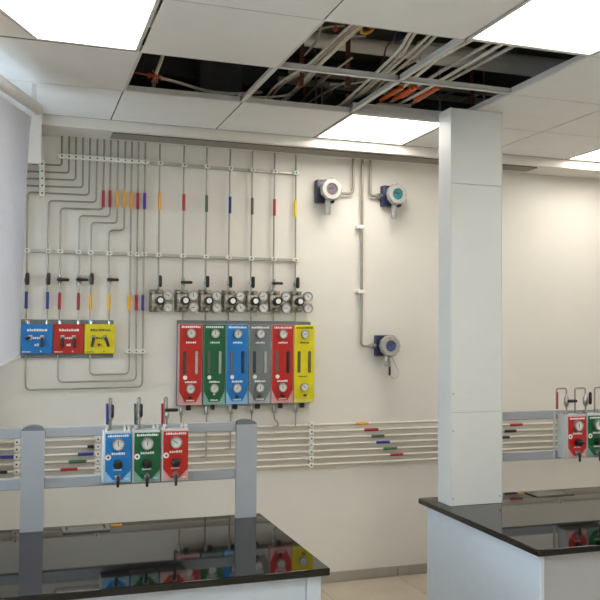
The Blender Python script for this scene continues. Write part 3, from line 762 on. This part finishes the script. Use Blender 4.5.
# big lagged pipe
A, Q = PZ(300, 43, HC+SV*1.5), PZ(560, 66, HC+SV*1.5)
ym = (A.y+Q.y)/2
o = obj('lagged_duct', tube(B(), [(A.x-1.6, ym, HC+SV*1.5), (Q.x-.55, ym, HC+SV*1.5)], .042, 18), DUCT); tag(o, 'white lagged pipe crossing behind the cables in the open ceiling', 'duct')
o = obj('lagged_duct', tube(B(), [(Q.x-.95, ym-.1, HC+SV*1.47), (Q.x+1.6, ym-.1, HC+SV*1.47)], .06, 18), DUCT); tag(o, 'thicker white lagged pipe in the right ceiling opening', 'duct')
# dark ductwork and boxes
o = obj('dark_duct', box(B(), (.2, 4.75, 3.15), (2.9, 5.1, 3.36), .01), DARKM); tag(o, 'dark rectangular air duct deep in the ceiling void', 'duct')
A = PZ(178, 96, HC+SV*1.4); Q = PZ(226, 62, HC+SV*1.62)
o = obj('dark_box', box(B(), (A.x+.02, 4.62, CZ+.1), (A.x+.28, 4.74, CZ+.36), .01), DARKM); tag(o, 'dark box hanging in the left ceiling opening', 'box')
# cables in the left hole
K = thing('cable_knot', PZ(155, 77, HC+SV*1.25), 'orange string knot tying two cables in the left ceiling opening', 'cable tie')
c = PZ(155, 77, HC+SV*1.25)
for a in range(4):
    an = a*pi/4+.3; d = Vector((math.cos(an), math.sin(an)*.3, math.sin(an)))*.04
    obj('loop', tube(B(), [c-d, c-d*.3+Vector((0, -.014, .01)), c+d*.4+Vector((0, -.014, 0)), c+d], .004, 6, .02), TIE, K)
cable('white cable hanging down through the knot in the left ceiling opening', [(164, 40), (163, 56), (155, 76), (152, 100)], [1.5, 1.35, 1.25, 1.22], .010, CABLE)
cable('pale cable sagging rightwards from the knot in the left ceiling opening', [(157, 77), (180, 83), (205, 91), (232, 94), (262, 92)], [1.25, 1.25, 1.24, 1.24, 1.3], .008, CABLE)
cable('thin orange string running left from the knot', [(120, 70), (138, 73), (155, 77)], [1.27, 1.26, 1.25], .004, TIE)
# bundle one, middle opening
S = [[(372, 8), (354, 22), (328, 46), (308, 66), (276, 84), (262, 104)], [(376, 9), (357, 23), (331, 47), (311, 67), (281, 84), (266, 106)],
     [(382, 9), (360, 24), (335, 48), (315, 68), (300, 85), (277, 106)], [(386, 10), (364, 24), (339, 47), (319, 66), (311, 78), (286, 100), (270, 112)]]
for k, s in enumerate(S):
    cable('pale cable in the left bundle of the middle ceiling opening, %s strand' % ('first', 'second', 'third', 'fourth')[k], s, 1.25+.028*k, (.007, .007, .010, .007)[k], CABLE if k != 1 else CABLE2)
S = [[(428, 12), (411, 30), (400, 50), (376, 73), (352, 95), (335, 110)], [(436, 12), (415, 32), (404, 52), (380, 75), (358, 95), (338, 112)],
     [(452, 12), (431, 34), (406, 56), (384, 75), (365, 92), (350, 98), (336, 108)], [(456, 14), (436, 36), (410, 60), (390, 76), (372, 92), (352, 99), (330, 110)]]
for k, s in enumerate(S):
    cable('pale cable in the right bundle of the middle ceiling opening, %s strand' % ('first', 'second', 'third', 'fourth')[k], s, 1.245+.03*k, .008, CABLE)
for k, s in enumerate(([(352, 58), (330, 74), (310, 92), (296, 108)], [(345, 82), (330, 90), (312, 100), (300, 110)], [(420, 58), (398, 70), (372, 80), (352, 84), (330, 84)],
                       [(462, 34), (442, 50), (418, 66), (396, 80), (380, 90)])):
    cable('thin grey cable loosely crossing the open ceiling, %s' % ('left of the brown drop pipe', 'lowest, near the light', 'sagging to the left', 'beside the straight conduits')[k], s, 1.33, .006, CABLE2)
cable('pale cable running level across the middle ceiling opening', [(238, 95), (255, 97), (272, 97), (290, 95)], 1.24, .006, CABLE)
for k, s in enumerate(([(340, 38), (352, 36), (366, 36)], [(305, 55), (318, 40), (322, 24)], [(316, 30), (330, 26), (345, 26)])):
    cable('thin grey cable at the far left of the middle ceiling opening, %s of three' % ('lowest', 'middle', 'topmost')[k], s, 1.42, .006, CABLE2)
for k, (u, v) in enumerate(((336, 29), (300, 84), (348, 96))):
    c = PZ(u, v, HC+SV*1.275)
    o = obj('cable_tie', lathe(B(), c+Vector((-.006, -.006, 0)), (1, 1, 0), [(0, .009), (0, .013), (.01, .013), (.01, .009)], 12), TIE)
    tag(o, ('orange tie on the left cable bundle near the opening edge', 'orange tie on the left bundle below the ceiling bar', 'orange tie on the right bundle below the ceiling bar')[k], 'cable tie')
# conduits in the right hole, with orange sleeves
S = [((484, 33), (440, 57), (402, 88), (381, 101)), ((500, 37), (440, 72), (413, 89), (390, 103)), ((512, 38), (443, 79), (425, 90), (399, 104)), ((526, 39), (448, 81), (437, 89), (410, 105))]
for k, s in enumerate(S):
    cable('straight grey conduit in the right ceiling opening, %s from the left' % ord_[k], s, 1.27, .0095, CABLE2 if k % 2 else CABLE, 'straight conduits in the right ceiling opening', 'conduit', 0)
for k, ((a, b), (c, d)) in enumerate((((402, 87), (381, 100)), ((412, 88), (394, 99)), ((417, 87), (402, 97)), ((439, 87), (415, 100)))):
    A, Q = PZ(a, b, HC+SV*1.262), PZ(c, d, HC+SV*1.262)
    o = obj('orange_conduit', tube(B(), [A, Q], .0115, 8), ORANGE); tag(o, 'orange conduit sleeve above the light, %s from the left' % ord_[k], 'conduit', 'orange conduit sleeves')
o = obj('conduit_end', tube(B(), [PZ(377, 104.5, HC+SV*1.26), PZ(411, 105.8, HC+SV*1.26)], .010, 8), CABLE); tag(o, 'pale cross conduit joining the orange sleeves at their lower ends', 'conduit')
o = obj('conduit_end', tube(B(), [PZ(399, 84, HC+SV*1.29), PZ(428, 90, HC+SV*1.29)], .008, 8), CABLE2); tag(o, 'grey cross bracket above the orange sleeves', 'bracket')
# hanger rods, brown pipes, braces
for k, (u, v, m_, r, lab) in enumerate(((348, 60, BROWN, .014, 'brown drop pipe behind the right cable bundle'), (304, 97, BROWN, .016, 'brown drop pipe below the left cable bundle'),
        (302, 58, BROWN, .011, 'brown drop pipe at the left end of the lagged pipe'), (472, 92, BROWN, .012, 'brown drop pipe right of the column top'),
        (440, 96, STEEL, .006, 'thin hanger rod left of the column top'), (484, 96, STEEL, .006, 'thin hanger rod right of the column top'),
        (316, 92, STEEL, .005, 'thin hanger rod in the middle opening, left one'), (322, 90, STEEL, .005, 'thin hanger rod in the middle opening, right one'))):
    c = PZ(u, v, HC+SV*1.35)
    o = obj('hanger_rod' if m_ is STEEL else 'drop_pipe', tube(B(), [above(c, CZ+.06), above(c, 3.38)], r, 8), m_); tag(o, lab, 'pipe')
for k, (a, b) in enumerate((((322, 86), (338, 102)), ((338, 84), (322, 104)))):
    o = obj('cross_brace', tube(B(), [PZ(*a, HC+SV*(1.40-.06*k)), PZ(*b, HC+SV*(1.36-.06*k))], .007, 6), BROWN); tag(o, 'thin dark cross brace behind the cables, %s one' % ('falling' if k == 0 else 'rising'), 'brace')
t = thing('cable_tray', PZ(420, 100, HC+SV*1.5), 'grey cable tray crossing behind the orange sleeves', 'cable tray')
A = PZ(330, 84, HC+SV*1.4); Q = PZ(470, 98, HC+SV*1.4); yt = (A.y+Q.y)/2-.1
for dy in (0, .2): obj('side_rail', box(B(), (A.x-.3, yt+dy, HC+SV*1.4), (Q.x+.4, yt+dy+.006, HC+SV*1.44)), CHAN, t, smooth=False)
for k in range(9):
    x = A.x-.25+k*.17; obj('rung', box(B(), (x, yt+.006, HC+SV*1.402), (x+.03, yt+.2, HC+SV*1.412)), CHAN, t, smooth=False)
c = PZ(366, 28, HC+SV*1.42)
o = obj('wire_coil', tube(B(), [c+Vector((.035*math.cos(a*.7), .02*math.sin(a*1.3), .022*math.sin(a*.7))) for a in range(20)], .007, 6), MK['orange']); tag(o, 'small yellow wire coil at the top of the middle opening', 'wire')
c = PZ(399, 36, HC+SV*1.42)
o = obj('wire_coil', tube(B(), [c+Vector((.035*math.cos(a*.7), .02*math.sin(a*1.3), .03*math.sin(a*.7))) for a in range(20)], .006, 6), NAVY); tag(o, 'small blue wire coil at the top of the middle opening', 'wire')
cable('thin red-brown wire hanging past the white lagged pipe', [(398, 36), (386, 46), (384, 58), (378, 70)], [1.42, 1.4, 1.35, 1.3], .004, BROWN)
